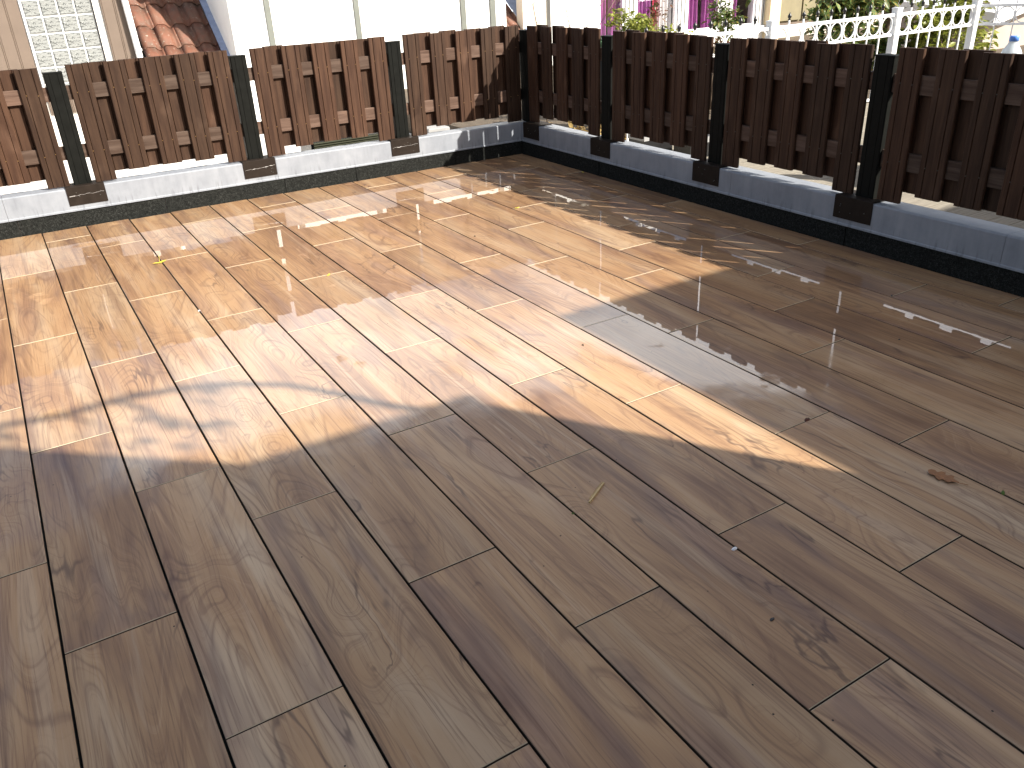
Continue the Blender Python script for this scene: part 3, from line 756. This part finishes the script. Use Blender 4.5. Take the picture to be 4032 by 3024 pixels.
# a long branch reaching towards the beige wall
for k, (s0, e) in enumerate((((-.2, -.2, 2.0), (-2.7, -.9, 1.02)), ((-.2, -.2, 1.9), (-1.7, -.9, .86)), ((0, 0, 1.7), (-.8, -1.0, .7)), ((-.2, -.2, 2.1), (-2.2, -.7, 1.0)))):
    s0, e = Vector(s0), Vector(e); md = (s0+e)/2+Vector((0, 0, .3)); tk.tube([s0, md, e], [.02, .014, .006], 6)
    for q in range(46):
        f = rr.uniform(0, 1); pp = s0*(1-f)**2+md*2*f*(1-f)+e*f*f
        add_leaf(fo, rr, pp+Vector((rr.gauss(0, .09), rr.gauss(0, .09), rr.gauss(0, .07))), rr.uniform(.11, .19), .9, 2.1)
tk.build('trunk', M['bark'], tr); fo.build('crown', M['leafdark'], tr)
shrub('laurel_bush', 'dense dark laurel bush behind the railing, under the tree', 'shrub', (11.2, 8.4, -.06), (1.5, .6, .6), .76, 2000, .16, 'leafdark', 27, clumps=14)
# bare twigs near the corner
tw = empty('bare_shrub', (5.6, 7.5, -.06)); tag(tw, 'bare climbing twigs in front of the white house wall', 'plant')
m = MB(); rr = random.Random(31)
for pts in ([(-.1, 0, 0), (-.12, 0, 1.05), (-.16, 0, 1.2), (-.19, .0, 1.45)], [(.0, 0, .2), (.08, 0, 1.04), (.2, 0, 1.18), (.34, 0, 1.33)], [(.1, 0, .3), (.2, .0, 1.0), (.38, 0, 1.2), (.5, 0, 1.34)], [(-.35, .1, 0), (-.42, .1, .9), (-.5, .1, 1.3)]):
    m.tube(pts, [.008, .006, .004, .003][:len(pts)], 5)
    for q in range(5):
        a = Vector(pts[-2]).lerp(Vector(pts[-1]), rr.random()); m.tube([a, a+Vector((rr.uniform(-.08, .08), 0, rr.uniform(.03, .12)))], .002, 4)
m.build('twigs', M['bark'], tw)
# fallen leaves behind the corner
m = MB(); rr = random.Random(41)
for i in range(520):
    add_leaf(m, rr, Vector((rr.uniform(4.85, 6.3), rr.uniform(6.6, 7.6), rr.uniform(-.05, .06))), rr.uniform(.05, .09), -.1, 1.6)
tag(m.build('leaf_litter', M['litter']), 'yellow fallen leaves on the soil behind the corner', 'fallen leaves', kind='stuff')
# planters
for i, (x, y, l) in enumerate(((5.42, 6.12, 'black planter box with pale rim on the decking, nearer the corner'), (5.60, 5.70, 'black planter box with pale rim on the decking, beside another planter'))):
    p = empty('planter_box', (x, y, -.03)); tag(p, l, 'planter', 'planter boxes on the decking')
    B(-.17, .17, -.11, .11, 0, .17, b=.006).build('trough', M['black'], p)
    for q in ((-.18, .18, -.12, -.11), (-.18, .18, .11, .12), (-.18, -.17, -.11, .11), (.17, .18, -.11, .11)): B(q[0], q[1], q[2], q[3], .13, .18).build('rim', M['greybox'], p)
# table and water bottle
tb = empty('garden_table', (6.55, 3.40, -.03)); tag(tb, 'small slatted garden table behind the fence, carrying the bottle', 'table')
for i in range(6): B(-.3, .3, -.3+i*.1, -.21+i*.1, .68, .70, b=.003).build('slat', M['decking'], tb)
for a in (-.26, .26):
    for b in (-.26, .26): B(a-.02, a+.02, b-.02, b+.02, 0, .66).build('leg', M['bark'], tb)
B(-.28, .28, -.28, .28, .66, .68).build('apron', M['bark'], tb)
bt = empty('water_bottle', (6.36, 3.445, .67)); tag(bt, 'large clear plastic water bottle with blue cap', 'bottle')
MB().lathe([(.07, 0), (.078, .01), (.078, .06), (.073, .07), (.078, .08), (.078, .14), (.073, .15), (.078, .16), (.076, .20), (.060, .245), (.035, .285), (.026, .30), (.026, .312)], seg=20).build('body', M['bottle'], bt)
MB().lathe([(.030, .306), (.031, .334), (.028, .340), (.0, .340)], seg=16).build('cap', M['cap'], bt)
# white-roofed shed on the far right
gs = empty('garden_shed', (16.2, 8.6, -.06)); tag(gs, 'taupe shed with a white sloping roof edge behind the railing', 'shed')
B(-1.6, 1.6, 0, 1.6, 0, .75).build('wall', M['taupe'], gs)
MB().add([(-1.9, -.3, .42), (1.9, -.3, 1.10), (1.9, 1.8, 1.3), (-1.9, 1.8, .62), (-1.9, -.3, .62), (1.9, -.3, 1.45), (1.9, 1.8, 1.6), (-1.9, 1.8, .8)], [(0, 3, 2, 1), (4, 5, 6, 7), (0, 1, 5, 4), (1, 2, 6, 5), (2, 3, 7, 6), (3, 0, 4, 7)]).build('roof', M['whitepaint'], gs)
# low grille and white gear behind the sunlit fence
gr = empty('louvred_unit', (3.35, 8.62, -.3)); tag(gr, 'dark louvred metal unit standing low behind the sunlit fence', 'louvre unit')
for i in range(9): MB().prism([(-.21, .355-.022*i), (-.20, .365-.022*i), (-.17, .365-.022*i), (-.17, .361-.022*i), (-.205, .350-.022*i)], -.42, .42, 'x').build('louvre', M['grille'], gr)
B(-.44, .44, -.165, .2, .0, .372).build('casing', M['black'], gr)
ub = empty('utility_box', (4.35, 8.5, -.3)); tag(ub, 'small grey utility box behind the fence near the corner', 'box')
B(-.13, .13, -.1, .1, 0, .34, b=.01).build('case', M['greybox'], ub); B(-.1, .1, -.108, -.1, .12, .3).build('door', M['greypost'], ub)

# ================================================================ HOUSES BEHIND THE VIEWER (they throw the foreground shade)
hb = empty('terrace_house', (0, -1.02, -.3)); tag(hb, 'rendered house behind the viewer, opening on the terrace', 'house')
B(-6, 4.02, -4.0, 0, 0, 3.30).build('wall', M['render'], hb)
B(-6, 4.06, -4.0, .02, 3.30, 3.33).build('roof_edge', M['zinc'], hb)
# steep dormer
MB().prism([(3.15, 3.33), (2.10, 5.15), (-.9, 5.15), (-2.0, 3.33)], -2.6, 0.0, 'y').build('dormer', M['roofing'], hb)
B(-.4, .9, .0, .03, .3, 2.5).build('door', M['room'], hb)
B(1.6, 3.2, .0, .03, 1.2, 2.5).build('window', M['room'], hb)
nb = empty('neighbour_house', (5.23, -1.11, -.3)); tag(nb, 'rendered neighbour house beyond the fence, behind the viewer', 'house')
B(0, 6, -6, 0, 0, 3.78).build('wall', M['render'], nb); B(-.0, 6.05, -6, .0, 3.78, 3.80).build('roof_edge', M['roofing'], nb)
# climbing branch on the roof edge whose shadow bends across the tiles
vb = empty('climbing_branch', (3.88, -1.05, 3.03)); tag(vb, 'bent climbing branch with few leaves on the roof edge', 'branch')
m = MB(); lf = MB(); rr = random.Random(77)
pts = [Vector(p) for p in ((0, 0, -.05), (-.03, 0, .11), (-.02, .0, .3), (-.03, 0, .48), (-.12, 0, .6), (-.27, 0, .69), (-.5, 0, .73), (-.72, 0, .72), (-.92, 0, .77), (-1.15, 0, .82))]
m.tube(pts, [.030, .026, .026, .025, .024, .022, .022, .021, .02, .016], 8)
for k in range(7):
    i = rr.randrange(2, 9); a = pts[i]; e = a+Vector((rr.uniform(-.22, -.02), rr.uniform(-.1, .1), rr.uniform(-.35, -.05)))
    m.tube([a, (a+e)/2+Vector((.03, 0, .02)), e], [.012, .01, .007], 5)
    for q in range(5): add_leaf(lf, rr, e+Vector((rr.gauss(0, .05), rr.gauss(0, .05), rr.gauss(0, .05))), .09, .4, 1.7)
m.build('branch', M['bark'], vb); lf.build('leaves', M['leaf'], vb)

# ================================================================ SMALL THINGS ON THE TILES
def flat_leaf(name, outline, mat, loc, rz, label, cat, curl=.006, stem=None):
    m = MB(); n = len(outline)
    bot = [(x, y, .001+curl*(abs(x)+abs(y))*8) for x, y in outline]
    c0 = (sum(p[0] for p in outline)/n, sum(p[1] for p in outline)/n)
    vs = bot+[(x, y, z+.0012) for x, y, z in bot]+[(c0[0], c0[1], .0015), (c0[0], c0[1], .0027)]
    fs = []
    for i in range(n):
        j = (i+1) % n; fs += [(2*n, j, i), (2*n+1, n+i, n+j), (i, j, n+j, n+i)]
    p = empty(name, loc, rz); tag(p, label, cat)
    m.add(vs, fs).build('blade', mat, p)
    if stem: MB().tube(stem, .0012, 5).build('stalk', mat, p)
    return p
ok = [(-.050, .004), (-.044, .014), (-.034, .019), (-.030, .012), (-.024, .013), (-.014, .028), (-.002, .031), (.001, .020), (.008, .017), (.018, .027), (.029, .024), (.030, .012), (.040, .007), (.052, .003)]
outl = ok+[(x+.004, -w*.85) for x, w in ok[::-1]]
flat_leaf('oak_leaf', outl, M['oak'], (2.628, 1.272, .0005), R(-80), 'curled brown oak leaf lying on a damp tile', 'leaf', .012, [(.05, 0, .004), (.072, .004, .006), (.08, .01, .004)])
yl = [(-.045, 0), (-.02, .012), (.0, .010), (.02, .016), (.045, .004), (.03, -.008), (.0, -.012), (-.02, -.010)]
flat_leaf('yellow_leaf', yl, M['yellow'], (.885, 5.53, .0005), R(10), 'yellow leaf lying across a tile joint in the wet sunny part', 'leaf', .02, [(0, 0, .004), (.012, .03, .03), (.014, .035, .045)])
for i, (x, y, l, s) in enumerate(((3.335, 5.139, 'tiny yellow leaf scrap on a joint by the fence shadow edge', .5), (1.678, 4.60, 'tiny yellow leaf scrap on a joint in the sunlit puddle', .45), (4.384-.02, 5.74, 'tiny yellow leaf scrap near the shaded black felt', .5))):
    flat_leaf('yellow_leaf', [(a*s, b*s) for a, b in yl], M['yellow'], (x, y, .0005), R(40*i), l, 'leaf', .02)
st = empty('wood_splinter', (1.627, 1.866, .004), math.atan2(.065, .108)); tag(st, 'pale split wooden splinter lying on a shaded tile', 'splinter')
MB().prism([(-.003, -.004), (.003, -.004), (.0035, .002), (-.002, .003)], -.063, .063, 'x').build('strip', M['straw'], st)
MB().prism([(-.002, -.003), (.0015, -.003), (.001, .002)], -.05, .06, 'x').build('strip', M['straw'], st, (.004, .006, .001))
def bit(name, loc, mat, s, label, cat, seed):
    rr = random.Random(seed); m = MB(); n = 7
    vs = [(s*math.cos(6.28*i/n)*rr.uniform(.6, 1.2), s*.6*math.sin(6.28*i/n)*rr.uniform(.6, 1.2), 0) for i in range(n)]
    vs += [(x*.6, y*.6, s*.4*rr.uniform(.6, 1.2)) for x, y, z in vs]
    m.add(vs, [tuple(range(n))[::-1], tuple(range(n, 2*n))]+[(i, (i+1) % n, n+(i+1) % n, n+i) for i in range(n)])
    o = m.build(name, mat, None, loc); o.rotation_euler = (0, 0, rr.uniform(0, 6)); tag(o, label, cat)
bit('paper_scrap', (1.789, 1.391, .0006), M['paper'], .013, 'small white scrap lying at the edge of a dark-veined tile', 'scrap', 1)
bit('pebble', (1.657, 1.117, .0006), M['black'], .009, 'single black pebble on a yellowish shaded tile', 'pebble', 2)
bit('moss_tuft', (1.494, 1.818, -.002), M['moss'], .010, 'tiny moss tuft in the joint beside the splinter', 'moss', 3)
bit('moss_tuft', (2.706, 1.109, -.002), M['moss'], .014, 'tiny moss tuft in the joint beside the oak leaf', 'moss', 4)
bit('dark_crumb', (2.297, 2.873, .0006), M['bark'], .010, 'dark crumb on the sunlit tile beside the shadow edge', 'crumb', 5)
bit('dark_crumb', (2.093, 3.618, -.001), M['bark'], .013, 'dark crumb stuck in a long joint in the sun', 'crumb', 6)
bit('dark_crumb', (3.479, 2.056, .0006), M['black'], .009, 'black crumb on the wet shaded tile by the right parapet', 'crumb', 7)
bit('dark_crumb', (3.919, 2.42, .0006), M['black'], .010, 'black crumb at a tile corner near the black felt', 'crumb', 8)
bit('dark_crumb', (2.748, 4.724, .0006), M['bark'], .012, 'dark crumb in the sunlit wet area before the corner', 'crumb', 9)
bit('white_crumb', (.899, 4.496, .0006), M['paper'], .009, 'white crumb on a long joint below the yellow leaf', 'crumb', 10)
bit('red_scrap', (2.576, 1.797, -.001), M['leafred'], .018, 'dark red leaf scrap poking from a cross joint in the shade', 'leaf', 11)
S.render.resolution_x, S.render.resolution_y = 1024, 768
